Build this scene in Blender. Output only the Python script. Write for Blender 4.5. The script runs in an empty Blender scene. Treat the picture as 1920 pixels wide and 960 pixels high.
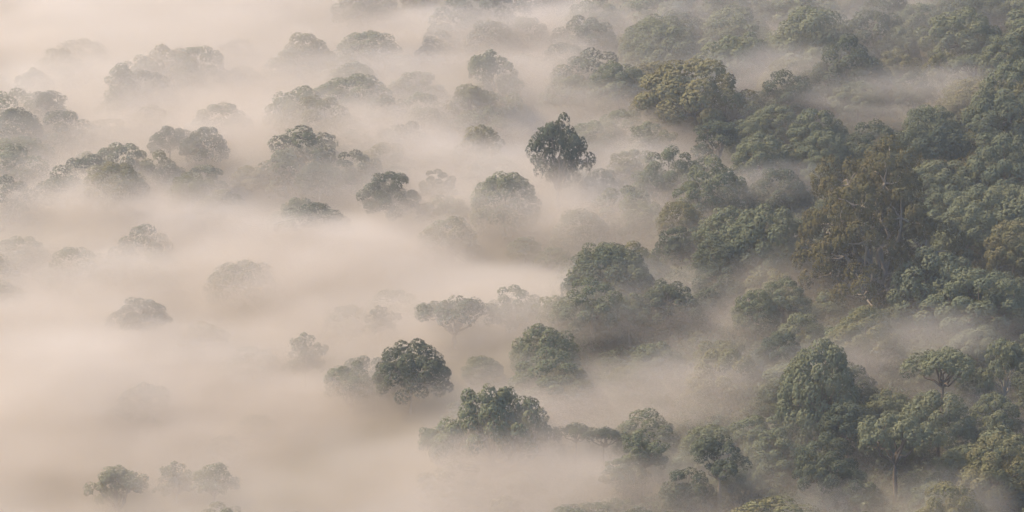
import bpy, math, random
import numpy as np
from mathutils import Vector, noise as mnoise

SEED = 7
random.seed(SEED)
R = math.radians
scene = bpy.context.scene
col = scene.collection

# ------------------------------------------------------------------ camera, sky, sun, exposure
DIST, PITCH, LENS = 900.0, R(7.0), 124.6
CAM = Vector((0.0, -DIST, DIST * math.tan(PITCH)))
cd = bpy.data.cameras.new("camera")
cam = bpy.data.objects.new("camera", cd)
col.objects.link(cam)
cam.location = CAM
cam.rotation_euler = (math.pi / 2 - PITCH, 0, 0)
cd.lens, cd.sensor_width = LENS, 36.0
cd.clip_start, cd.clip_end = 1.0, 20000.0
scene.camera = cam

SUN_DIR = Vector((-0.62, 0.14, 0.74)).normalized()      # towards the sun: low, from the valley side
w = bpy.data.worlds.new("World")
scene.world = w
w.use_nodes = True
nt = w.node_tree
sky = nt.nodes.new("ShaderNodeTexSky")
sky.sky_type = 'NISHITA'
sky.sun_disc = False
sky.sun_elevation = math.asin(SUN_DIR.z)
sky.sun_rotation = math.atan2(SUN_DIR.x, SUN_DIR.y)
sky.air_density, sky.dust_density, sky.ozone_density = 1.0, 2.0, 1.0
bg = nt.nodes["Background"]
bg.inputs["Strength"].default_value = 0.15
nt.links.new(sky.outputs[0], bg.inputs["Color"])

sl = bpy.data.lights.new("sun", 'SUN')
sl.energy, sl.angle, sl.color = 5.0, R(6.0), (1.0, 0.72, 0.42)
sun = bpy.data.objects.new("sun", sl)
col.objects.link(sun)
sun.location = SUN_DIR * 600
sun.rotation_euler = (-SUN_DIR).to_track_quat('-Z', 'Y').to_euler()

vs = scene.view_settings
vs.view_transform, vs.look, vs.gamma, vs.use_curve_mapping = 'Standard', 'None', 1.0, False
vs.exposure = 1.03
cy = scene.cycles
cy.use_denoising = True
try:
    cy.denoiser = 'OPENIMAGEDENOISE'
except Exception:
    pass
cy.max_bounces, cy.diffuse_bounces, cy.glossy_bounces = 4, 1, 1
cy.transmission_bounces, cy.transparent_max_bounces, cy.volume_bounces = 2, 8, 1
cy.volume_max_steps = 256
cy.use_adaptive_sampling = False
cy.caustics_reflective = cy.caustics_refractive = False


# ------------------------------------------------------------------ the lie of the land
SX, SY, Z0 = 0.09, 0.20, -18.0
def ground(x, y):
    return (Z0 + SX * x + SY * y + 3.0 * np.sin(x * 0.021 + 0.8) * np.cos(y * 0.017 + 0.3)
            + 1.6 * np.sin(x * 0.05 - y * 0.043))

FW = np.array((0, math.cos(PITCH), -math.sin(PITCH)))
UP = np.array((0, math.sin(PITCH), math.cos(PITCH)))
HALF = 18.0 / LENS
def ray(u, v):
    """Direction of the sight line through photograph point u, v (1920 x 960), unit depth."""
    return FW + np.array((1.0, 0, 0)) * ((u - 960) / 960 * HALF) + UP * ((480 - v) / 960 * HALF)
def depth_at(u, v, h):
    """Depth along that line where it is h metres above the ground."""
    d = ray(u, v)
    lo, hi = 500.0, 1600.0
    for _ in range(40):
        m = (lo + hi) / 2
        p = np.array(CAM) + d * m
        if p[2] - ground(p[0], p[1]) > h: lo = m
        else: hi = m
    return lo
def spot(u, v, h):
    t = depth_at(u, v, h)
    return np.array(CAM) + ray(u, v) * t, t
def px(t):
    """Metres across one photograph pixel at depth t."""
    return t * HALF / 960
def project(p):
    q = np.asarray(p) - np.array(CAM)
    t = q @ FW
    return 960 + 960 * q[0] / t / HALF, 480 - 960 * (q @ UP) / t / HALF, t


# ------------------------------------------------------------------ tagging
def tag(o, label=None, cat=None, group=None, kind=None):
    for k, v in (("label", label), ("category", cat), ("group", group), ("kind", kind)):
        if v: o[k] = v
def link(name, data, parent=None):
    o = bpy.data.objects.new(name, data)
    col.objects.link(o)
    if parent is not None: o.parent = parent
    return o


# ------------------------------------------------------------------ materials
def new_mat(name):
    m = bpy.data.materials.new(name)
    m.use_nodes = True
    n = m.node_tree
    n.nodes.clear()
    out = n.nodes.new("ShaderNodeOutputMaterial")
    return m, n, out
def N(n, typ, **kw):
    x = n.nodes.new(typ)
    for k, v in kw.items():
        if k.startswith("i_"):
            x.inputs[int(k[2:]) if k[2:].isdigit() else k[2:]].default_value = v
        else: setattr(x, k, v)
    return x
def M(n, op, a, b=None, c=None, clamp=False):
    x = n.nodes.new("ShaderNodeMath")
    x.operation, x.use_clamp = op, clamp
    for i, s in enumerate((a, b, c)):
        if s is None: continue
        if isinstance(s, (int, float)): x.inputs[i].default_value = s
        else: n.links.new(s, x.inputs[i])
    return x.outputs[0]

def leaf_mat(name, ca, cb, cc, transl=0.22):
    """Leaves: a per-tree shade between ca and cb, with cc mottled through the crown."""
    m, n, out = new_mat(name)
    L = n.links.new
    oi = N(n, "ShaderNodeObjectInfo")
    mix1 = N(n, "ShaderNodeMix", data_type='RGBA')
    mix1.inputs[6].default_value, mix1.inputs[7].default_value = (*ca, 1), (*cb, 1)
    L(oi.outputs["Random"], mix1.inputs[0])
    geo = N(n, "ShaderNodeNewGeometry")
    nz = N(n, "ShaderNodeTexNoise")
    nz.inputs["Scale"].default_value, nz.inputs["Detail"].default_value = 0.33, 2.0
    L(geo.outputs["Position"], nz.inputs["Vector"])
    mr = N(n, "ShaderNodeMapRange")
    mr.inputs[1].default_value, mr.inputs[2].default_value = 0.40, 0.68
    L(nz.outputs[0], mr.inputs[0])
    mix2 = N(n, "ShaderNodeMix", data_type='RGBA')
    mix2.inputs[7].default_value = (*cc, 1)
    L(mix1.outputs[2], mix2.inputs[6]); L(M(n, 'MULTIPLY', mr.outputs[0], 0.6), mix2.inputs[0])
    at = N(n, "ShaderNodeAttribute", attribute_name="leaf_tint")
    sc = N(n, "ShaderNodeVectorMath", operation='SCALE')
    L(mix2.outputs[2], sc.inputs[0]); L(at.outputs["Fac"], sc.inputs["Scale"])
    d = N(n, "ShaderNodeBsdfDiffuse"); L(sc.outputs[0], d.inputs[0])
    t = N(n, "ShaderNodeBsdfTranslucent"); L(sc.outputs[0], t.inputs[0])
    ms = N(n, "ShaderNodeMixShader"); ms.inputs[0].default_value = transl
    L(d.outputs[0], ms.inputs[1]); L(t.outputs[0], ms.inputs[2])
    L(ms.outputs[0], out.inputs["Surface"])
    return m
def bark_mat(name, ca, cb):
    m, n, out = new_mat(name)
    L = n.links.new
    geo = N(n, "ShaderNodeNewGeometry")
    nz = N(n, "ShaderNodeTexNoise")
    nz.inputs["Scale"].default_value, nz.inputs["Detail"].default_value = 0.7, 4.0
    L(geo.outputs["Position"], nz.inputs["Vector"])
    mix = N(n, "ShaderNodeMix", data_type='RGBA')
    mix.inputs[6].default_value, mix.inputs[7].default_value = (*ca, 1), (*cb, 1)
    L(nz.outputs[0], mix.inputs[0])
    d = N(n, "ShaderNodeBsdfDiffuse"); L(mix.outputs[2], d.inputs[0])
    L(d.outputs[0], out.inputs["Surface"])
    return m

LEAF = {
    "sage":   leaf_mat("sage_leaves",   (0.099, 0.125, 0.090), (0.127, 0.149, 0.103), (0.153, 0.161, 0.103)),
    "dark":   leaf_mat("dark_leaves",   (0.061, 0.083, 0.067), (0.080, 0.099, 0.073), (0.109, 0.117, 0.075)),
    "olive":  leaf_mat("olive_leaves",  (0.121, 0.133, 0.079), (0.144, 0.147, 0.088), (0.168, 0.155, 0.095)),
    "brown":  leaf_mat("bronze_leaves", (0.077, 0.080, 0.044), (0.081, 0.082, 0.046), (0.107, 0.089, 0.048)),
    "bright": leaf_mat("fresh_leaves",  (0.094, 0.111, 0.042), (0.104, 0.115, 0.045), (0.123, 0.125, 0.048)),
}
BARK = {
    "pale": bark_mat("pale_bark", (0.26, 0.24, 0.21), (0.15, 0.135, 0.12)),
    "dark": bark_mat("dark_bark", (0.09, 0.08, 0.07), (0.13, 0.11, 0.09)),
}


# ------------------------------------------------------------------ tree shapes
def unit(v):
    return v / np.maximum(np.linalg.norm(v, axis=-1, keepdims=True), 1e-9)

def lobe_boughs(rng, c, r, h, n, lo=-0.25, parts=0):
    """Bough centres over a dome of radius r and height h round c; lo is how far the dome wraps under; parts > 0 splits it into that many bulging heads."""
    i = np.arange(n) + 0.5
    z = 1 - (1 - lo) * i / n
    ph = i * 2.39996 + rng.uniform(0, 6.28)
    rad = np.sqrt(np.maximum(0, 1 - z * z))
    d = np.stack((rad * np.cos(ph), rad * np.sin(ph), z), 1)
    d = unit(d + rng.normal(0, 0.07, d.shape))
    out = d
    if parts:
        j = np.arange(parts) + 0.5
        sz = 1 - (1.2 - lo) * j / parts
        sp = j * 2.39996 + rng.uniform(0, 6.28)
        sr = np.sqrt(np.maximum(0, 1 - sz * sz))
        seeds = unit(np.stack((sr * np.cos(sp), sr * np.sin(sp), sz), 1) + rng.normal(0, 0.16, (parts, 3)))
        near = np.argmax(d @ seeds.T, 1)
        ang = np.arccos(np.clip((d * seeds[near]).sum(1), -1, 1))
        reach = 1.9 / math.sqrt(parts)
        amp = rng.uniform(0.88, 1.06, parts)[near]
        k = (amp - 0.34 * np.clip(ang / reach, 0, 1.2) ** 2)[:, None] * rng.uniform(0.96, 1.0, (n, 1))
        out = unit(d + 0.9 * (d - seeds[near]) / reach)
    else:
        k = rng.uniform(0.78 if n < 30 else 0.88, 1.01, (n, 1))
    return np.asarray(c) + d * k * np.array((r, r, h)), out

def leaves_mesh(name, rng, boughs, dirs, rb, sub, per, size, droop=0.0):
    """boughs: m x 3. Each bough is a tuft of sub-clumps, each clump a spray of small leaf faces."""
    m = len(boughs)
    rbv = rb * rng.uniform(0.8, 1.18, (m, 1, 1))
    # sub-clumps spread evenly over the outer cap of each bough
    ax = unit(dirs + np.array((0, 0, 0.8)))
    t1 = unit(np.cross(ax, rng.normal(0, 1, ax.shape))); t2 = np.cross(ax, t1)
    i = np.arange(sub) + 0.5
    cz = 1 - 1.25 * i / sub
    cr = np.sqrt(np.maximum(0, 1 - cz * cz))
    ph = i * 2.39996 + rng.uniform(0, 6.28, (m, 1))
    sd = (cz[None, :, None] * ax[:, None, :] + (cr * np.cos(ph))[..., None] * t1[:, None, :] + (cr * np.sin(ph))[..., None] * t2[:, None, :])
    sd = unit(sd + rng.normal(0, 0.13, sd.shape))
    sc_ = boughs[:, None, :] + sd * rbv * rng.uniform(0.86, 1.0, (m, sub, 1)) * np.array((1, 1, 0.85))
    rc = (rbv * rng.uniform(0.8, 1.3, (m, sub, 1)) * 1.35 / math.sqrt(sub))[:, :, None, :]
    ld = unit(rng.normal(0, 1, (m, sub, per, 3)) + 0.9 * sd[:, :, None, :] + np.array((0, 0, 0.45)))
    off = ld * rc * rng.uniform(0.7, 1.0, (m, sub, per, 1)) * np.array((1, 1, 0.85))
    if droop:
        off[..., 2] -= np.abs(rng.normal(0, droop, off.shape[:-1]))
    p = (sc_[:, :, None, :] + off).reshape(-1, 3)
    soft = unit(ld + 1.1 * sd[:, :, None, :] + 0.5 * dirs[:, None, None, :]).reshape(-1, 3)
    nrm = unit(soft + rng.normal(0, 0.18, p.shape))
    a = unit(np.cross(nrm, rng.normal(0, 1, p.shape)))
    b = np.cross(nrm, a)
    s = size * rng.uniform(0.6, 1.25, (len(p), 1))
    la, lb = a * s * 0.62, b * s * 0.42
    q = np.stack((p - la, p - lb * 0.9 + nrm * s * 0.08, p + la, p + lb * 0.9 + nrm * s * 0.08), 1).reshape(-1, 3)
    nq = len(p)
    me = bpy.data.meshes.new(name)
    me.vertices.add(nq * 4); me.loops.add(nq * 4); me.polygons.add(nq)
    me.vertices.foreach_set("co", q.astype(np.float32).ravel())
    me.loops.foreach_set("vertex_index", np.arange(nq * 4, dtype=np.int32))
    me.polygons.foreach_set("loop_start", np.arange(0, nq * 4, 4, dtype=np.int32))
    me.polygons.foreach_set("loop_total", np.full(nq, 4, dtype=np.int32))
    me.update(calc_edges=True)
    at = me.attributes.new("leaf_tint", 'FLOAT', 'POINT')
    tint = np.repeat(rng.uniform(0.9, 1.1, nq) * np.repeat(rng.uniform(0.9, 1.1, m * sub), per), 4)
    at.data.foreach_set("value", tint.astype(np.float32))
    me.normals_split_custom_set_from_vertices(np.repeat(unit(soft + 0.35 * nrm), 4, 0).tolist())
    return me

def tube(verts, faces, path, r0, r1, k=5):
    path = np.asarray(path, float)
    base = len(verts)
    n = len(path)
    for i, p in enumerate(path):
        t = path[min(i + 1, n - 1)] - path[max(i - 1, 0)]
        t = t / (np.linalg.norm(t) + 1e-9)
        a = np.cross(t, (0.31, 0.77, 0.55)); a /= np.linalg.norm(a) + 1e-9
        b = np.cross(t, a)
        r = r0 + (r1 - r0) * i / (n - 1)
        for j in range(k):
            g = 2 * math.pi * j / k
            verts.append(p + r * (math.cos(g) * a + math.sin(g) * b))
    for i in range(n - 1):
        for j in range(k):
            j2 = (j + 1) % k
            faces.append((base + i * k + j, base + i * k + j2, base + (i + 1) * k + j2, base + (i + 1) * k + j))
    faces.append(tuple(base + (n - 1) * k + j for j in range(k)))
def bent(rng, a, b, n=5, wob=0.06, sag=0.0):
    a, b = np.asarray(a, float), np.asarray(b, float)
    L = np.linalg.norm(b - a)
    s = np.linspace(0, 1, n)[:, None]
    p = a + (b - a) * s
    p[1:-1] += rng.normal(0, wob * L, (n - 2, 3))
    p[:, 2] += (s[:, 0] * (1 - s[:, 0])) * sag * L
    return p
def mesh_of(name, verts, faces, mat):
    me = bpy.data.meshes.new(name)
    me.from_pydata([tuple(v) for v in verts], [], faces)
    me.polygons.foreach_set("use_smooth", [True] * len(me.polygons))
    me.materials.append(mat)
    return me

class Kind:
    """A tree form. Crown origin = apex of the trunk fork; stands for crown radius r, crown rise h above the fork."""
    pass

def make_kind(name, seed, lobes, nb, rb, sub, per, size, bark="dark", droop=0.0, parts=0, fork=(0, 0, 0), limb_r=0.28, limbs_apart=False, lo=-0.25, trunk_r=0.45):
    """lobes: (cx, cy, cz, r, h[, share]) with z measured from the crown foot."""
    rng = np.random.default_rng(seed)
    k = Kind(); k.name = name
    tot = sum(l[3] ** 2 for l in lobes)
    B, D, limbs = [], [], []
    wv, wf = [], []
    for (cx, cy, cz, r, h) in lobes:
        n = max(5, int(round(nb * r * r / tot)))
        b, d = lobe_boughs(rng, (cx, cy, cz), r, h, n, lo, int(round(parts * r * r / lobes[0][3] ** 2)))
        keep = rng.random(n) > (0.09 if rb < 1.9 else 0.0)          # a few boughs are missing, as in any old crown
        b, d, n = b[keep], d[keep], int(keep.sum())
        B.append(b); D.append(d)
        lv, lf = [], []
        hub = np.array((cx * 0.85, cy * 0.85, cz - 0.15 * h))
        tube(lv, lf, bent(rng, fork, hub, 6, 0.05, -0.12), limb_r, limb_r * 0.6, 6)
        for q in b[rng.permutation(n)[:max(4, n // 3)]]:
            tube(lv, lf, bent(rng, hub, q, 4, 0.06, -0.1), limb_r * 0.45, limb_r * 0.14, 4)
        limbs.append((lv, lf))
    B, D = np.concatenate(B), np.concatenate(D)
    k.crown = leaves_mesh(name + "_crown", rng, B, D, rb, sub, per, size, droop)
    if limbs_apart:
        k.limbs = [mesh_of(name + "_limb", lv, lf, BARK[bark]) for lv, lf in limbs]
    else:
        for lv, lf in limbs:
            o = len(wv)
            wv += lv; wf += [tuple(i + o for i in f) for f in lf]
        k.limbs = [mesh_of(name + "_limb", wv, wf, BARK[bark])]
    tv, tf = [], []
    tube(tv, tf, np.array([(0.0, 0.0, -0.08), (0.05, 0.03, 0.1), (0.12, -0.05, 0.4), (-0.1, 0.06, 0.75), tuple(np.array((0, 0, 1.02)))]), trunk_r * 1.25, trunk_r * 0.62, 8)
    k.trunk = mesh_of(name + "_trunk", tv, tf, BARK[bark])
    k.r = float(np.abs(B[:, 0]).max() * 0.5 + np.abs(B[:, 1]).max() * 0.5 + rb * 0.7)
    k.h = float(B[:, 2].max() + rb * 0.75)
    k.low = float(B[:, 2].min() - rb * 0.5)
    return k

def dome_lobes(rng, n):
    L = [(0, 0, 0.5, 7.4, rng.uniform(8.0, 9.4))]
    a0 = rng.uniform(0, 6.28)
    for i in range(n - 1):
        a = a0 + 6.28 * i / max(1, n - 1) + rng.uniform(-0.5, 0.5)
        q = rng.uniform(4.6, 6.0)
        L.append((q * math.cos(a), q * math.sin(a), rng.uniform(-1.6, 1.2), rng.uniform(3.8, 5.2), rng.uniform(4.0, 5.6)))
    return L
KINDS = {}
for i in range(10):
    rng = np.random.default_rng(100 + i)
    KINDS["dome%d" % i] = make_kind("dome_tree", 200 + i, dome_lobes(rng, (1, 3, 4, 2, 5, 3, 2, 4, 6, 3)[i]), 54, 1.95, 72, 14, 0.25, lo=-0.4)
for i in range(4):      # flat umbrellas of separate pads
    rng = np.random.default_rng(300 + i)
    L = []
    for j in range(7 + i):
        a = j * 2.4 + rng.uniform(-0.4, 0.4)
        q = 0.6 + 6.2 * math.sqrt((j + 0.3) / (8 + i))
        L.append((q * math.cos(a), q * math.sin(a), 5.2 - 0.055 * q * q + rng.uniform(-0.7, 0.7), rng.uniform(2.3, 3.4), rng.uniform(1.7, 2.4)))
    KINDS["umbrella%d" % i] = make_kind("umbrella_tree", 320 + i, L, 46, 1.5, 26, 19, 0.25, lo=-0.1)
for i in range(5):      # tall open gum trees with limbs in sight
    rng = np.random.default_rng(400 + i)
    L = []
    for j in range(9 + i):
        a = j * 2.4 + rng.uniform(-0.5, 0.5)
        zz = rng.uniform(1.5, 9.5) if j else 10.0
        q = (0.5 if j == 0 else rng.uniform(3.0, 6.4) * (1.15 - 0.055 * zz))
        L.append((q * math.cos(a), q * math.sin(a), zz, rng.uniform(1.9, 3.1), rng.uniform(1.8, 2.6)))
    KINDS["gum%d" % i] = make_kind("gum_tree", 420 + i, L, 64, 1.35, 24, 19, 0.25, bark="pale", droop=0.10, lo=-0.45, limb_r=0.26, limbs_apart=True, trunk_r=0.5)
L = []
rng = np.random.default_rng(480)
for j in range(15):     # a broad gum, its leaf masses laid over a dome
    a = j * 2.4 + rng.uniform(-0.4, 0.4)
    q = 8.2 * math.sqrt((j + 0.2) / 15)
    L.append((q * math.cos(a), q * math.sin(a), 6.4 - 0.085 * q * q + rng.uniform(-0.8, 0.8), rng.uniform(2.6, 3.5), rng.uniform(2.2, 3.0)))
KINDS["gum5"] = make_kind("gum_tree", 481, L, 84, 1.45, 34, 16, 0.25, bark="pale", droop=0.04, lo=-0.35, limb_r=0.28, limbs_apart=True, trunk_r=0.5)
# a great gum: crown of many storeys
rng = np.random.default_rng(500)
L = []
for j in range(19):
    a = j * 2.4 + rng.uniform(-0.4, 0.4)
    zz = 1.0 + 19.0 * (j / 18.0)
    q = (11.5 if zz < 12 else 11.5 - 0.75 * (zz - 12)) * math.sqrt(rng.uniform(0.2, 1.0))
    L.append((q * math.cos(a), q * math.sin(a), zz, rng.uniform(3.4, 5.2), rng.uniform(2.8, 4.2)))
KINDS["giant"] = make_kind("great_gum", 501, L, 150, 1.8, 34, 19, 0.28, bark="pale", droop=0.3, lo=-0.5, limb_r=0.42, limbs_apart=True, trunk_r=0.9)
for i in range(2):      # narrow cones
    rng = np.random.default_rng(600 + i)
    L = [(rng.uniform(-.6, .6), rng.uniform(-.6, .6), 1.5 + 2.6 * j, 5.4 - 0.95 * j, 3.0) for j in range(5)]
    KINDS["cone%d" % i] = make_kind("conical_tree", 620 + i, L, 46, 1.7, 32, 18, 0.27)
for i in range(2):      # close round bushes
    KINDS["round%d" % i] = make_kind("round_tree", 640 + i, [(0, 0, 2.5, 4.0, 4.2), (1.6, 0.8, 0.8, 3.0, 3.0), (-1.7, -0.6, 0.6, 3.0, 3.0)], 26, 1.6, 34, 19, 0.25, lo=-0.5)

CROWNS = {}
def crown_data(kind, leaf):
    key = (kind, leaf)
    if key not in CROWNS:
        me = KINDS[kind].crown
        if me.users and me.materials:
            me = me.copy()
            me.materials.clear()
        me.materials.append(LEAF[leaf])
        CROWNS[key] = me
    return CROWNS[key]

# name used for each form
FORM = {"dome": "domed_tree", "umbrella": "umbrella_tree", "gum": "gum_tree", "giant": "gum_tree", "cone": "conical_tree", "round": "round_tree"}
PLACED = []     # (u, v, t, half width px) of every crown standing
def plant(kind, leaf, u, v, wpx, foot, label, group, squash=1.0, rot=None, cat="tree"):
    """Stand a tree on the slope whose crown top is seen at photograph point u, v and whose crown is wpx wide there; foot is the height of the fork in metres."""
    k = KINDS[kind]
    sq, H = squash * (1.2 if kind[:4] == 'dome' else 1.1), foot + 9.0
    for _ in range(4):                      # height and distance depend on each other
        p, t = spot(u, v, H)
        s = wpx * px(t) / (2 * k.r)
        H = foot + k.h * s * sq
    base = np.array((p[0], p[1], ground(p[0], p[1])))
    form = FORM[kind.rstrip("0123456789")]
    root = link(form, None)
    root.empty_display_size = 1.0
    root.location = base
    root.rotation_euler = (0, 0, random.uniform(0, 6.28) if rot is None else rot)
    tag(root, label, cat, group)
    sz = s * sq
    c = link("crown", crown_data(kind, leaf), root)
    c.location, c.scale = (0, 0, foot), (s, s, sz)
    tr = link("trunk", k.trunk, root)
    tr.scale = (max(0.6, min(1.4, s)),) * 2 + (foot,)
    for lm in k.limbs:
        o = link("limb", lm, root)
        o.location, o.scale = (0, 0, foot), (s, s, sz)
    PLACED.append((u, v + wpx * 0.25, t, wpx * 0.5, p[0], p[1], s * k.r))
    return root
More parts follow.
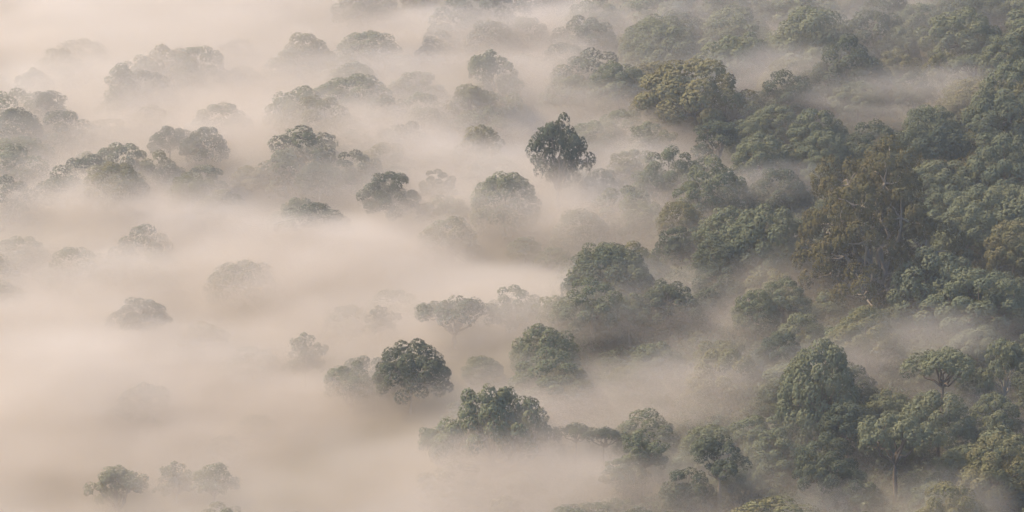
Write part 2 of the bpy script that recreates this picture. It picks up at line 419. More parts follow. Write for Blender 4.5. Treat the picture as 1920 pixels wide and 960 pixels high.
# ------------------------------------------------------------------ the trees one can point to
G_DOME, G_GUM, G_UMB = "domed forest trees rising from the mist", "open gum trees standing above the canopy", "umbrella crowned trees among the domes"
import re
TREES = [
 # kind, leaves, u, v, width, H, squash, label
 ("giant","brown",1645,262,285,46,1.0,"huge bronze green gum tree towering over the canopy with pale forked limbs"),
 ("gum0","dark",1047,212,112,32,1.2,"solitary dark open gum tree with a hollow crown standing in pale mist"),
 ("gum5","sage",925,720,225,40,1.3,"broad lobed gum tree on the lower slope with pale trunk rising through bright mist"),
 ("gum2","sage",820,802,105,30,0.8,"pale misted gum crown tucked against the lower side of the broad lobed gum"),
 ("dome9","dark",770,637,148,33,0.95,"compact round dark crown alone in a pool of mist with mist hiding its trunk"),
 ("gum4","sage",573,624,82,30,1.0,"small ragged gum tree half dissolved in the lower valley mist"),
 ("umbrella0","sage",1680,776,165,36,1.1,"tall umbrella tree with warm lit rim and bare forked trunk on the near slope"),
 ("umbrella1","sage",1768,657,140,36,0.9,"open umbrella tree with dark branches fanning under a thin flat crown"),
 ("gum1","dark",1350,814,112,31,0.85,"dark blue green gum with broken flat crown beside the lower mist gap"),
 ("round0","dark",1288,880,85,22,0.9,"dark round tree at the foot of the broken flat crowned gum"),
 ("round1","sage",1372,872,70,20,0.8,"small sage bush crown directly below the broken flat crowned gum"),
 ("umbrella2","dark",852,558,165,31,0.8,"dark flat topped umbrella tree stretched over a white mist bank"),
 ("gum4","dark",714,573,74,28,0.7,"thin feathery gum at the end of the dark flat topped umbrella tree"),
 ("dome0","sage",945,323,130,29,0.95,"crisp single dome tree with cream lit crest floating on the big mist band"),
 ("dome1","dark",1592,66,148,30,0.85,"crisp dark umbrella dome high on the slope with mist curling under it"),
 ("dome2","sage",1810,12,160,30,0.8,"large pale lobed dome tree near the top edge of the slope"),
 ("dome3","sage",1690,50,74,27,0.9,"small rounded dome between the dark umbrella dome and the pale lobed one"),
 ("umbrella3","sage",1826,101,76,33,1.0,"airy umbrella tree with thin leaning trunk above the upper mist"),
 ("gum0","olive",1768,91,62,32,0.9,"narrow ragged gum with upright tuft next to the airy umbrella tree"),
 ("dome4","dark",1712,134,84,27,0.8,"dusky low dome at the foot of the narrow ragged gum"),
 ("dome5","sage",1902,112,150,32,1.1,"tall shadowed dome cut by the frame edge below the top corner"),
 ("dome6","sage",1885,68,95,28,0.8,"pale mounded dome cut by the frame edge close to the top corner"),
 ("dome7","dark",1745,208,114,30,0.85,"dark tight dome right behind the huge bronze green gum"),
 ("gum3","sage",1842,212,70,29,0.8,"wispy gum between the dark tight dome and the tall shadowed dome"),
 ("dome8","sage",1885,250,140,31,0.95,"broad green dome with dark branching underside at the frame edge"),
 ("dome9","sage",1440,382,150,30,0.95,"round full dome with shadowed hollows on its stem left of the bronze gum"),
 ("dome0","dark",1352,440,90,25,0.8,"low dark dome leaning on the round full dome"),
 ("dome3","sage",1460,452,84,25,0.8,"grey sage dome in front of the round full dome"),
 ("dome1","sage",1338,293,132,29,0.85,"pale green fluted dome above a thin wisp of mist"),
 ("gum2","dark",1348,226,100,29,0.75,"dark branching gum at the start of the middle ridge of crowns"),
 ("dome6","sage",1402,226,84,28,0.8,"sage dome leaning against the dark branching gum of the middle ridge"),
 ("dome2","sage",1430,248,132,29,0.85,"wide rounded dome in the middle ridge with pale fluted crest"),
 ("dome5","sage",1546,245,100,28,0.8,"olive tipped dome closing the middle ridge beside the bronze gum"),
 ("round0","olive",1492,281,66,25,0.8,"small olive round crown under the middle ridge"),
 ("dome7","sage",1542,292,66,25,0.8,"small sage dome touching the upper shoulder of the bronze gum"),
 ("dome4","sage",1255,275,124,28,0.85,"shadowed sage dome next to the pale green fluted dome"),
 ("dome8","olive",1186,281,95,27,0.75,"olive crowned dome behind a row of darker tufts"),
 ("round1","dark",1130,318,78,26,0.85,"dark tuft with ragged edge at the tip of the middle tree line"),
 ("round0","dark",1182,311,64,27,0.9,"dark rounded tuft joined to the ragged tuft at the middle tree line"),
 ("dome9","sage",1168,350,136,28,0.75,"faded wide dome under the dark tufts of the middle tree line"),
 ("dome0","sage",1090,393,114,30,0.85,"mushroom shaped faded dome at the edge of the big mist band"),
 ("dome2","sage",1206,384,106,28,0.85,"faded lobed dome right beside the mushroom shaped one"),
 ("dome3","olive",1272,378,80,26,0.8,"dull olive dome behind the small crisp green dome"),
 ("dome8","dark",1275,425,94,29,0.8,"small crisp green dome at the foot of the faded domes"),
 ("dome6","sage",984,445,72,30,0.7,"lone crest breaking the middle of the big mist band"),
 ("dome5","sage",1040,464,80,26,0.7,"blurred dome sinking into mist beside the lone crest"),
 ("dome9","sage",1170,473,98,31,0.95,"smooth egg shaped pale green dome in open mist"),
 ("dome4","sage",1110,522,132,28,0.75,"broad tan tinged dome in front of the egg shaped dome"),
 ("round1","bright",1034,556,76,28,0.85,"small fresh yellow green round tree in the lower middle mist"),
 ("gum5","dark",1248,526,145,33,0.9,"bulky grey green gum group crown standing over the lower middle mist"),
 ("gum0","sage",1180,548,74,31,0.85,"smaller ragged gum joined to the bulky grey green gum"),
 ("round0","dark",1325,541,64,29,0.9,"dark round crown on the uphill side of the bulky grey green gum"),
 ("dome1","sage",1030,653,184,29,0.75,"wide spreading dome with pale ridge alone in the lower mist"),
 ("dome7","olive",1064,688,120,26,0.7,"brownish lower dome in front of the wide spreading dome"),
 ("dome3","olive",1182,686,94,27,0.7,"dim brownish dome downhill of the wide spreading dome"),
 ("dome0","sage",905,668,80,27,0.7,"ghostly dome between the compact round crown and the wide spreading dome"),
 ("dome2","sage",1230,640,110,27,0.8,"misty fluted dome behind the dim brownish dome"),
 ("dome5","sage",740,543,128,27,0.75,"ghostly dome behind the dark flat topped umbrella tree"),
 ("dome6","sage",655,575,110,25,0.7,"ghostly low dome next to the thin feathery gum"),
 ("umbrella1","dark",1080,796,80,30,0.85,"small blue green umbrella tree near the broad lobed gum"),
 ("umbrella2","dark",1132,801,76,29,0.85,"blue green umbrella tree in the middle of the lower trio"),
 ("gum4","sage",1206,805,92,29,0.8,"airy pale gum closing the lower trio of crowns"),
 ("dome8","sage",1170,858,84,25,0.75,"small green dome below the lower trio of crowns"),
 ("dome9","olive",975,884,88,27,0.8,"olive knob of a crown under the pale trunk of the broad lobed gum"),
 ("round1","olive",945,930,72,22,0.8,"small olive crown at the bottom edge below the olive knob"),
 ("dome4","olive",850,868,165,26,0.7,"ghostly broad dome at the bottom beneath the broad lobed gum"),
 ("dome1","sage",1212,768,150,24,0.7,"ghostly pair of domes swallowed by the bright lower mist band"),
 ("dome0","sage",1536,638,140,33,1.25,"tall shaggy dome catching bright mist on its open side"),
 ("gum2","sage",1885,635,92,35,1.25,"tall narrow gum at the frame edge of the near slope"),
 ("dome2","sage",1745,460,175,29,0.95,"great fluted pale dome at the foot of the bronze gum"),
 ("dome8","sage",1835,505,180,28,0.75,"wide bright lobed dome beside the great fluted pale dome"),
 ("dome5","sage",1815,385,140,29,0.85,"plump dome with sage lobes beside the bronze gum trunk"),
 ("dome3","olive",1902,415,110,28,0.9,"olive shoulder of a dome cut by the frame edge at mid height"),
 ("dome9","sage",1850,345,130,28,0.75,"flat wide dome behind the plump sage dome"),
 ("dome7","dark",1345,500,110,27,0.75,"faint moss brown dome at the back of the near slope"),
 ("dome4","sage",1470,520,100,25,0.8,"sage dome with pointed tufts at the back of the near slope"),
 ("dome6","sage",1418,545,90,24,0.8,"plain sage dome in the thick of the near slope"),
 ("round0","sage",1556,545,70,24,0.8,"rounded blue green crown below the trunk of the bronze gum"),
 ("dome1","olive",1625,575,130,25,0.75,"spread olive canopy below the great fluted pale dome"),
 ("round1","sage",1585,608,90,24,0.8,"close grey round crown above the tall shaggy dome"),
 ("round0","dark",1830,690,80,28,0.8,"blue green ball shaped tree below the open umbrella tree"),
 ("dome3","dark",1590,755,110,26,0.85,"shadowed dome between the tall shaggy dome and the tall umbrella tree"),
 ("dome9","sage",1760,730,130,27,0.9,"shaggy dome hanging under the open umbrella tree"),
 ("dome6","sage",1865,740,100,26,0.8,"shadowed crown in the hollow below the tall narrow gum"),
 ("dome5","olive",1880,815,160,28,0.8,"spreading olive crown with warm rim at the lower corner"),
 ("dome2","sage",1805,835,95,26,0.8,"dusky crown between the tall umbrella tree and the lower corner crown"),
 ("dome4","dark",1545,815,120,24,0.9,"dark thicket crown in front of the bright mist wedge"),
 ("round1","olive",1450,935,150,22,0.5,"rusty olive bush crown at the bottom edge of the near slope"),
 ("dome7","olive",1785,905,125,24,0.8,"mist lit olive dome at the bottom edge near the corner"),
 ("dome1","sage",1600,880,120,22,0.8,"dim blue green crown at the bottom edge beside the tall umbrella trunk"),
 # upper middle
 ("dome8","olive",1305,110,215,29,0.75,"sprawling tan tipped dome mass in the upper middle of the slope"),
 ("dome0","sage",1372,82,120,28,0.8,"faint sage dome behind the sprawling tan tipped mass"),
 ("dome4","dark",1475,132,124,28,0.75,"dusky dome uphill of the sprawling tan tipped mass"),
 ("dome2","sage",1610,150,110,26,0.7,"sage dome drowned in the mist under the crisp dark umbrella dome"),
 ("dome3","sage",1455,197,100,28,0.75,"ragged sage dome starting the pair above the middle ridge"),
 ("dome5","sage",1532,205,112,28,0.75,"smooth sage dome ending the pair above the middle ridge"),
 ("gum4","sage",1218,228,92,28,0.7,"dim open gum with stacked tufts behind the shadowed sage dome"),
 ("dome9","sage",1160,114,114,28,0.75,"olive grey dome with soft flutes uphill of the solitary dark gum"),
 ("dome6","sage",1070,146,140,27,0.7,"faint wide dome on the slope above the solitary dark gum"),
 ("gum1","sage",925,93,120,32,1.0,"ghostly tall gum with white forked branches in the upper mist"),
 ("round1","sage",985,101,60,28,0.8,"ghostly small crown touching the gum with white forked branches"),
 ("dome7","sage",757,102,66,27,0.75,"ghostly knob of a crown under the top mist bank"),
 ("dome1","dark",830,58,110,28,0.75,"dusky ghost of a dome against the top mist bank"),
 ("dome3","sage",825,278,90,29,0.75,"pale misted dome behind the dark fringe of crowns"),
 ("dome8","sage",932,296,124,28,0.65,"long low misted dome behind the crisp single dome tree"),
 ("dome5","sage",1085,325,110,27,0.65,"misted crest at the foot of the solitary dark gum"),
 # the dark cluster
 ("dome4","dark",668,282,116,30,0.85,"dark twin lobed dome topping the middle cluster of crowns"),
 ("dome0","dark",598,304,90,29,0.75,"dark dome at the mist end of the middle cluster"),
 ("dome8","dark",735,322,126,30,0.95,"dark fringe of tufted crown along the front of the middle cluster"),
 ("round0","dark",743,309,54,28,0.8,"dark button of a crown peeping over the dark fringe"),
 ("dome4","dark",822,318,80,30,0.9,"dark spiky topped crown at the uphill end of the middle cluster"),
 # left side
 ("dome2","dark",318,235,100,30,0.8,"dark dome of the lonely pair afloat in the upper mist"),
 ("dome6","dark",385,240,92,29,0.8,"greyer dome of the lonely pair afloat in the upper mist"),
 ("dome3","olive",215,305,140,29,0.9,"tan tinged cauliflower dome below the lonely floating pair"),
 ("dome7","sage",380,312,112,29,0.8,"dim green dome behind the small bright round tree"),
 ("round1","bright",353,326,74,29,0.95,"small bright yellow green round tree in the mist"),
 ("dome9","olive",472,310,90,28,0.75,"dim tan dome uphill of the small bright round tree"),
 ("dome1","olive",418,356,116,26,0.65,"low lumpy crown in front of the small bright round tree"),
 ("cone0","sage",226,120,84,34,0.8,"faint conical tree with pointed tip in the upper mist"),
 ("gum0","sage",64,125,74,30,0.8,"faint ragged crown of a pair deep in the upper mist"),
 ("gum3","sage",121,124,58,30,0.8,"faint feathery crown of a pair deep in the upper mist"),
 ("dome0","dark",32,203,100,30,0.9,"dark heavy crown in the shadowed corner beside the frame edge"),
 ("gum2","dark",92,170,78,30,0.8,"dark ragged crown rising over the shadowed corner"),
 ("dome8","sage",205,222,94,26,0.75,"faint dome beyond the lonely floating pair on its valley side"),
 ("dome4","sage",287,197,100,26,0.8,"faint smooth dome just behind the lonely floating pair"),
 ("dome5","sage",412,194,128,26,0.75,"faint green ridge shaped dome uphill of the lonely floating pair"),
 ("dome6","sage",553,92,130,27,0.75,"faint fluted dome high in the mist under the top bank"),
 ("dome9","dark",450,72,70,27,0.75,"blurred dark crest vanishing into the top mist bank"),
 ("dome2","sage",456,122,90,27,0.8,"blurred tall dome above the faint green ridge shaped one"),
 ("dome7","sage",150,465,150,28,0.75,"mauve grey dome adrift in the valley mist"),
 ("dome1","sage",300,472,132,28,0.75,"mauve grey dome next in line in the valley mist"),
 ("dome3","sage",455,490,156,28,0.8,"large blurred dome mass fading in the valley mist"),
 ("dome8","dark",262,560,108,30,0.75,"sharper dark crested crown at the brink of the bright valley mist"),
 ("round0","sage",189,590,36,26,0.8,"tiny ragged crown beside the sharper dark crested one"),
 ("dome8","olive",380,605,100,25,0.65,"mist lit low dome downhill of the large blurred mass"),
 ("dome4","sage",475,650,120,26,0.7,"ghostly flat dome beside the small ragged gum"),
 ("gum1","sage",264,716,128,31,0.8,"ghostly ragged gum almost lost in the brightest mist"),
 ("dome0","sage",480,778,76,27,0.6,"barely visible dome in the brightest mist"),
 ("dome5","sage",421,818,78,27,0.75,"barely visible round crown in the brightest mist"),
 ("gum2","sage",219,875,122,31,0.8,"ghostly gum crown low in the bright corner mist"),
 ("gum4","sage",330,866,84,31,0.8,"ghostly twin gum crown at the bottom edge in bright mist"),
 ("gum3","sage",402,868,84,31,0.8,"second ghostly twin gum crown at the bottom edge in bright mist"),
]
for kind, leaf, u, v, wpx, H, sq, label in TREES:
    ghost = re.search("ghost|faint|blurred|barely|faded|mauve|dim |misted", label)
    foot = {"dome": 4.5, "umbr": 8.0, "gum0": 6.0, "gian": 5.0, "cone": 6.0, "roun": 5.0}.get(kind[:4], (3.5 if kind == "gum5" else 5.0) if u < 1300 else 8.0) * (0.55 if ghost else (0.5 if kind[0] == 'u' and u < 1250 else 1.0)) + (0.8 if u < 900 and kind[0] == 'd' and not ghost else 0) + (4.0 if u >= 1100 and kind[0] == 'd' and not ghost else 0)
    foot *= min(1.0, wpx / 110)
    if 1040 < u < 1240 and 780 < v < 830: foot = 7.5
    if kind[0] == 'u' and u < 1250 and v < 700: foot = 3.6
    if u < 1100 and kind[0] != "u" and not ghost and (leaf == 'dark' or 'crisp' in label): foot, sq = foot + 2.2, sq * 1.05
    if u >= 1100: wpx *= 1.1
    if u > 1500 and v > 630 and kind[0] in "gu": foot += 3
    if u < 1100 and kind[0] == 'd': sq *= 0.85
    f = kind.rstrip("0123456789")
    plant(kind, leaf, u, v, wpx, foot, label, {"gum": G_GUM, "giant": G_GUM, "umbrella": G_UMB}.get(f, G_DOME), sq)
HERO = len(PLACED)

# ------------------------------------------------------------------ the canopy between them
SHORT = [re.split(r" (?:with|standing|rising|to|floating|on|in|at|of|towering|near|under|between|behind|leaning|joined|beside|below|cut|next|high|catching|swallowed|adrift|afloat|vanishing|uphill|downhill|half|alone|stretched|touching|deep|closing|starting|ending|against|peeping|along|almost|low|over|from|right|above|hanging|drowned|tucked|fading|barely|directly) ", t[7])[0] for t in TREES]
for i, t in enumerate(TREES):
    if len(SHORT[i].split()) < 3: SHORT[i] = " ".join(t[7].split()[:6])
SHADE = {"sage": "sage", "dark": "dark green", "olive": "olive"}
TAKEN = set()
def filler_label(u, v, wpx, leaf):
    order = sorted(range(HERO), key=lambda i: math.hypot(PLACED[i][0] - u, 1.6 * (PLACED[i][1] - v)))
    size = "small" if wpx < 95 else ("medium" if wpx < 120 else "broad")
    for i in order[:12]:
        du, dv = u - PLACED[i][0], v - PLACED[i][1]
        rel = ("on the uphill side of" if du > 0 else "on the valley side of") if abs(du) > 1.6 * abs(dv) else ("behind" if dv < 0 else "in front of")
        s = "%s %s canopy crown %s the %s" % (size, SHADE[leaf], rel, SHORT[i])
        if s not in TAKEN and len(s.split()) <= 16:
            TAKEN.add(s)
            return s
    return "%s %s crown" % (size, SHADE[leaf])
rng = np.random.default_rng(11)
CLEAR = [(1015, 270, 125, 75), (700, 470, 380, 70), (150, 760, 430, 230), (640, 735, 250, 55), (1190, 755, 230, 50), (1300, 715, 170, 55), (250, 15, 600, 55),
         (650, 860, 220, 110), (560, 610, 130, 50), (300, 640, 250, 40), (120, 380, 200, 40), (1100, 880, 120, 60)]     # deep in mist: nothing to see there
filled = 0
for _ in range(14000):
    if filled >= 300: break
    u, v = -90 + 2100 * rng.random(), rng.uniform(-40, 1050)
    if any(((u - a) / c) ** 2 + ((v - b) / d) ** 2 < 1 for a, b, c, d in CLEAR): continue
    if u < 520 and v < 240 and rng.random() < 0.8: continue
    wpx = float(rng.uniform(95, 165)) * (1.15 if u > 1050 else 1.0)
    p, t = spot(u, v, 13)
    r = wpx * 0.5 * px(t)
    ok = True
    for (pu, pv, pt, phw, X, Y, pr) in PLACED:
        if math.hypot(p[0] - X, p[1] - Y) < 0.73 * (r + pr): ok = False; break
    if not ok: continue
    for (pu, pv, pt, phw, X, Y, pr) in PLACED[:HERO]:        # keep the marked crowns clear of nearer ones
        if t < pt and abs(u - pu) < 0.75 * (phw + wpx * 0.5) and v < pv + phw * (0.45 if pv < 340 or pu > 980 else 1.1): ok = False; break
    if not ok: continue
    kind = "dome%d" % rng.integers(0, 10) if rng.random() < 0.85 else ("round%d" % rng.integers(0, 2) if rng.random() < 0.6 else "gum%d" % rng.integers(0, 5))
    leaf = ("sage", "sage", "sage", "dark", "dark", "sage", "olive")[rng.integers(0, 7)]
    plant(kind, leaf, u, v, wpx, float(rng.uniform(1.5, 4.0)), filler_label(u, v, wpx, leaf), "lesser crowns closing the forest canopy", float(rng.uniform(0.6, 0.9)))
    filled += 1
print("trees", len(PLACED), "fill", filled)

# ------------------------------------------------------------------ ground and the scrub under the trees
def grid_mesh(name, x0, x1, y0, y1, nx, ny, dz=0.0):
    xs, ys = np.linspace(x0, x1, nx), np.linspace(y0, y1, ny)
    X, Y = np.meshgrid(xs, ys)
    Z = ground(X, Y) + dz
    V = np.stack((X, Y, Z), -1).reshape(-1, 3)
    F = [(j * nx + i, j * nx + i + 1, (j + 1) * nx + i + 1, (j + 1) * nx + i) for j in range(ny - 1) for i in range(nx - 1)]
    me = bpy.data.meshes.new(name)
    me.from_pydata(V.tolist(), [], F)
    return me
m, n, out = new_mat("leaf_litter")
geo = N(n, "ShaderNodeNewGeometry")
nz = N(n, "ShaderNodeTexNoise"); nz.inputs["Scale"].default_value, nz.inputs["Detail"].default_value = 0.25, 6.0
n.links.new(geo.outputs["Position"], nz.inputs["Vector"])
mx = N(n, "ShaderNodeMix", data_type='RGBA')
mx.inputs[6].default_value, mx.inputs[7].default_value = (0.035, 0.040, 0.024, 1), (0.07, 0.06, 0.038, 1)
n.links.new(nz.outputs[0], mx.inputs[0])
d = N(n, "ShaderNodeBsdfDiffuse"); n.links.new(mx.outputs[2], d.inputs[0]); n.links.new(d.outputs[0], out.inputs["Surface"])
gm = grid_mesh("hillside", -900, 900, -700, 1100, 180, 180)
gm.polygons.foreach_set("use_smooth", [True] * len(gm.polygons))
gm.materials.append(m)
tag(link("hillside", gm), "forest floor of the slope under the trees", None, None, "structure")

rng = np.random.default_rng(5)
pts = []
for _ in range(3600):
    p, t = spot(rng.uniform(1050, 2000), rng.uniform(-40, 1040), 5)
    q = (p[0], p[1])
    pts.append((q[0], q[1], ground(*q) + rng.uniform(-0.5, 2)))
pts = np.array(pts)
dirs = unit(rng.normal(0, 0.4, pts.shape) + np.array((0, 0, 1.0)))
um = leaves_mesh("undergrowth", rng, pts, dirs, 3.4, 16, 14, 0.45)
um.materials.append(LEAF["dark"])
tag(link("undergrowth", um), "shadowed scrub filling the gaps beneath the crowns", None, None, "stuff")
# ------------------------------------------------------------------ mist
MIST_COL = (0.885, 0.845, 0.795, 1)
def mist_mat(name, dens, scale, stretch, soft=0.22, wisp=1.45):
    """Density fades towards the shell of the unit ball and is torn by noise."""
    m, n, out = new_mat(name)
    L = n.links.new
    tc = N(n, "ShaderNodeTexCoord")
    geo = N(n, "ShaderNodeNewGeometry")
    mp = N(n, "ShaderNodeMapping"); mp.inputs["Scale"].default_value = stretch
    L(geo.outputs["Position"], mp.inputs["Vector"])
    nz = N(n, "ShaderNodeTexNoise")
    nz.inputs["Scale"].default_value, nz.inputs["Detail"].default_value, nz.inputs["Roughness"].default_value = scale, 4.5, 0.60
    L(mp.outputs[0], nz.inputs["Vector"])
    ln = N(n, "ShaderNodeVectorMath", operation='LENGTH')
    L(tc.outputs["Object"], ln.inputs[0])
    r = M(n, 'ADD', ln.outputs["Value"], M(n, 'MULTIPLY', M(n, 'SUBTRACT', nz.outputs[0], 0.5), wisp))
    mr = N(n, "ShaderNodeMapRange", interpolation_type='SMOOTHSTEP')
    mr.inputs[1].default_value, mr.inputs[2].default_value = soft, 0.95
    mr.inputs[3].default_value, mr.inputs[4].default_value = 1.0, 0.0
    L(r, mr.inputs[0])
    edge = M(n, 'MULTIPLY', M(n, 'SUBTRACT', 1.0, ln.outputs["Value"], clamp=True), 4.0, clamp=True)
    den = M(n, 'MULTIPLY', M(n, 'MULTIPLY', mr.outputs[0], edge), dens)
    pv = N(n, "ShaderNodeVolumePrincipled")
    pv.inputs["Color"].default_value = MIST_COL
    pv.inputs["Anisotropy"].default_value = 0.55
    L(den, pv.inputs["Density"])
    L(pv.outputs[0], out.inputs["Volume"])
    m.cycles.volume_step_rate = STEP
    return m
STEP = 1.0
def ball():
    import bmesh
    bm = bmesh.new()
    bmesh.ops.create_icosphere(bm, subdivisions=2, radius=1.08)
    me = bpy.data.meshes.new("mist_bank")
    bm.to_mesh(me); bm.free()
    return me
# u, v, half width px, half height m, half depth m, height above ground, density, label
BANKS = [
 (1170, 520, 210, 9, 16, 16, 0.022, "mist lapping at the egg shaped pale green dome"),
 (1480, 40, 620, 20, 110, 14, 0.0085, "faint grey veil over the top of the slope"),
 (1500, 560, 420, 12, 60, 12, 0.009, "faint veil over the near slope"),
 (1140, 440, 240, 7, 16, 12, 0.024, "mist feathering uphill from the broad band among faded domes"),
 (1290, 615, 240, 7, 16, 12, 0.026, "mist lying between the bulky gum and the near slope"),
 (1080, 240, 260, 7, 20, 12, 0.020, "mist round the foot of the solitary dark gum"),
 (1330, 170, 220, 6, 16, 12, 0.018, "mist under the sprawling tan tipped crowns"),
 (1660, 215, 220, 7, 14, 15, 0.022, "mist shred drifting behind the dark tight dome"),
 (1560, 700, 160, 9, 16, 15, 0.026, "mist shred rising past the tall shaggy dome"),
 (720, 170, 640, 20, 90, 16, 0.008, "grey mist veil over the upper middle canopy"),
 (230, 180, 560, 24, 100, 16, 0.016, "mauve mist veil over the upper valley side"),
 (240, 500, 420, 16, 60, 14, 0.012, "soft mist veil over the middle valley side"),
 (200, 480, 900, 42, 210, 10, 0.0026, "thin mist filling the air over the whole valley side"),
 (330, 20, 560, 24, 60, 22, 0.017, "thick pale mist bank covering the top of the valley side"),
 (880, 40, 190, 16, 30, 20, 0.016, "torn mist lobe trailing off the top bank"),
 (660, 470, 420, 10, 26, 12, 0.045, "broad white mist band across the middle of the slope"),
 (300, 430, 330, 9, 26, 14, 0.018, "thin mist veil running on from the broad band"),
 (160, 780, 540, 24, 50, 16, 0.045, "brightest mist pool filling the lower valley"),
 (80, 640, 330, 14, 30, 18, 0.030, "mist swelling up from the lower valley pool"),
 (620, 740, 300, 9, 22, 12, 0.035, "mist tongue curling round the compact gum"),
 (1180, 745, 330, 10, 20, 13, 0.045, "bright mist band below the wide spreading dome"),
 (1330, 715, 260, 11, 24, 15, 0.022, "mist plume climbing the side of the tall shaggy dome"),
 (840, 905, 360, 11, 26, 16, 0.034, "mist veil below the broad olive gum"),
 (1150, 900, 240, 7, 16, 14, 0.020, "low mist under the lower trio of crowns"),
 (1380, 890, 120, 7, 14, 14, 0.016, "mist wisp in the gap beside the broken flat crowned gum"),
 (980, 610, 360, 9, 20, 14, 0.032, "mist layer over the lower middle crowns"),
 (1440, 122, 190, 8, 16, 21, 0.032, "mist wisp under the faint sage dome of the upper slope"),
 (1700, 165, 250, 8, 16, 18, 0.034, "mist stream under the airy umbrella tree"),
 (1200, 200, 380, 8, 24, 16, 0.012, "thin mist over the upper middle canopy"),
 (560, 230, 420, 9, 26, 18, 0.012, "mist drift above the middle cluster of crowns"),
 (180, 360, 260, 8, 20, 14, 0.012, "mist drift under the tan tinged dome"),
 (1420, 345, 180, 7, 14, 16, 0.034, "mist wisp under the pale green fluted dome"),
 (1760, 628, 240, 8, 16, 19, 0.032, "mist wisp crossing the near slope"),
 (1770, 940, 170, 8, 14, 18, 0.028, "mist puff lying low on the near slope"),
 (450, 560, 330, 9, 22, 14, 0.020, "mist drift over the large blurred dome mass"),
]
BALL = ball()
for u, v, hw, hh, hd, hg, den, label in BANKS:
    p, t = spot(u, v, hg - 5)
    me = BALL.copy()
    me.materials.append(mist_mat("mist", den * 0.85, 0.045, (0.7, 0.9, 2.2)))
    o = link("mist", me)
    o.location = (p[0], p[1], p[2])
    o.rotation_euler = (math.atan(SY), 0, 0)
    o.rotation_euler.rotate_axis('Y', -math.atan(SX))
    o.scale = (hw * px(t), hd * 1.3, hh)
    tag(o, label, None, "mist banks in the valley", "stuff")

# general ground mist: a slab lying on the slope, thicker towards the valley
def slab(name, x0, x1, y0, y1, z0, z1):
    vs_ = [(x, y, Z0 + SX * x + SY * y + z) for z in (z0, z1) for (x, y) in ((x0, y0), (x1, y0), (x1, y1), (x0, y1))]
    me = bpy.data.meshes.new(name)
    me.from_pydata(vs_, [], [(3, 2, 1, 0), (4, 5, 6, 7), (0, 1, 5, 4), (1, 2, 6, 5), (2, 3, 7, 6), (3, 0, 4, 7)])
    return me
m, n, out = new_mat("ground_mist")
L = n.links.new
geo = N(n, "ShaderNodeNewGeometry")
sep = N(n, "ShaderNodeSeparateXYZ"); L(geo.outputs["Position"], sep.inputs[0])
X, Y, Z = sep.outputs
h = M(n, 'SUBTRACT', Z, M(n, 'ADD', M(n, 'ADD', M(n, 'MULTIPLY', X, SX), M(n, 'MULTIPLY', Y, SY)), Z0))
mp = N(n, "ShaderNodeMapping"); mp.inputs["Scale"].default_value = (1.0, 0.8, 2.0); L(geo.outputs["Position"], mp.inputs["Vector"])
nz = N(n, "ShaderNodeTexNoise"); nz.inputs["Scale"].default_value, nz.inputs["Detail"].default_value = 0.022, 5.0
L(mp.outputs[0], nz.inputs["Vector"])
xl = N(n, "ShaderNodeMapRange", interpolation_type='SMOOTHSTEP')
xl.inputs[1].default_value, xl.inputs[2].default_value, xl.inputs[3].default_value, xl.inputs[4].default_value = 150.0, -65.0, 0.0, 1.0
L(X, xl.inputs[0])
top = M(n, 'ADD', M(n, 'MULTIPLY_ADD', xl.outputs[0], 10.5, 5.8), M(n, 'MULTIPLY', M(n, 'SUBTRACT', nz.outputs[0], 0.5), 31.0))
fall = N(n, "ShaderNodeMapRange", interpolation_type='SMOOTHSTEP')
fall.inputs[1].default_value, fall.inputs[2].default_value = -4.0, 7.0
fall.inputs[3].default_value, fall.inputs[4].default_value = 0.0, 1.0
L(M(n, 'SUBTRACT', top, h), fall.inputs[0])
nz2 = N(n, "ShaderNodeTexNoise"); nz2.inputs["Scale"].default_value, nz2.inputs["Detail"].default_value = 0.017, 2.0
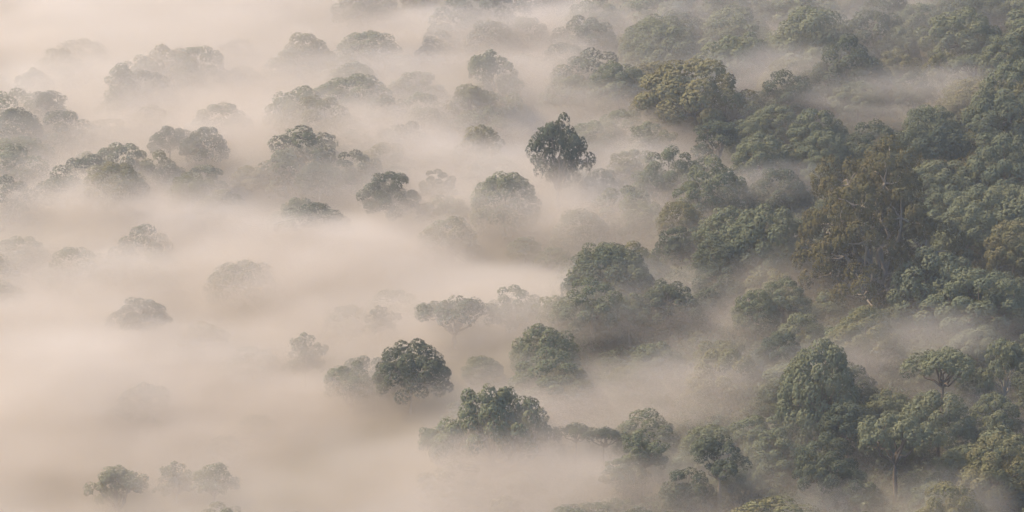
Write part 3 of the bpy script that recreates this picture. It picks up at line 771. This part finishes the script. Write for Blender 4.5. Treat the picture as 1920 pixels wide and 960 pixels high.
L(mp.outputs[0], nz2.inputs["Vector"])
patch = N(n, "ShaderNodeMapRange", interpolation_type='SMOOTHSTEP')
patch.inputs[1].default_value, patch.inputs[2].default_value = 0.45, 0.61
L(nz2.outputs[0], patch.inputs[0])
far = N(n, "ShaderNodeMapRange", interpolation_type='SMOOTHSTEP')
far.inputs[1].default_value, far.inputs[2].default_value, far.inputs[3].default_value, far.inputs[4].default_value = 30.0, 130.0, 1.0, 0.5
L(Y, far.inputs[0])
den = M(n, 'MULTIPLY', fall.outputs[0], M(n, 'ADD', M(n, 'MULTIPLY_ADD', M(n, 'MULTIPLY', xl.outputs[0], far.outputs[0]), 0.034, 0.001), M(n, 'MULTIPLY', patch.outputs[0], 0.027)))
pv = N(n, "ShaderNodeVolumePrincipled"); pv.inputs["Color"].default_value = MIST_COL; pv.inputs["Anisotropy"].default_value = 0.55
L(den, pv.inputs["Density"]); L(pv.outputs[0], out.inputs["Volume"])
m.cycles.volume_step_rate = STEP
me = slab("ground_mist", -320, 300, -320, 460, 0.0, 40.0)
me.materials.append(m)
tag(link("ground_mist", me), "ground mist lying among the trunks and thicker towards the valley", None, None, "stuff")

# ------------------------------------------------------------------ the air itself
m, n, out = new_mat("haze_air")
pv = N(n, "ShaderNodeVolumePrincipled")
pv.inputs["Color"].default_value = (0.80, 0.88, 1.0, 1)
pv.inputs["Density"].default_value = 0.00010
pv.inputs["Anisotropy"].default_value = 0.55
n.links.new(pv.outputs[0], out.inputs["Volume"])
zb, zt = float(ground(-900, -700)) - 20, float(ground(900, 1100)) + 60
me = bpy.data.meshes.new("haze")
x0, x1, y0, y1 = -950, 950, -1000, 1150
me.from_pydata([(x, y, z) for z in (zb - 60, zt) for (x, y) in ((x0, y0), (x1, y0), (x1, y1), (x0, y1))], [],
               [(3, 2, 1, 0), (4, 5, 6, 7), (0, 1, 5, 4), (1, 2, 6, 5), (2, 3, 7, 6), (3, 0, 4, 7)])
me.materials.append(m)
tag(link("haze", me), "thin morning haze over the whole valley", None, None, "stuff")
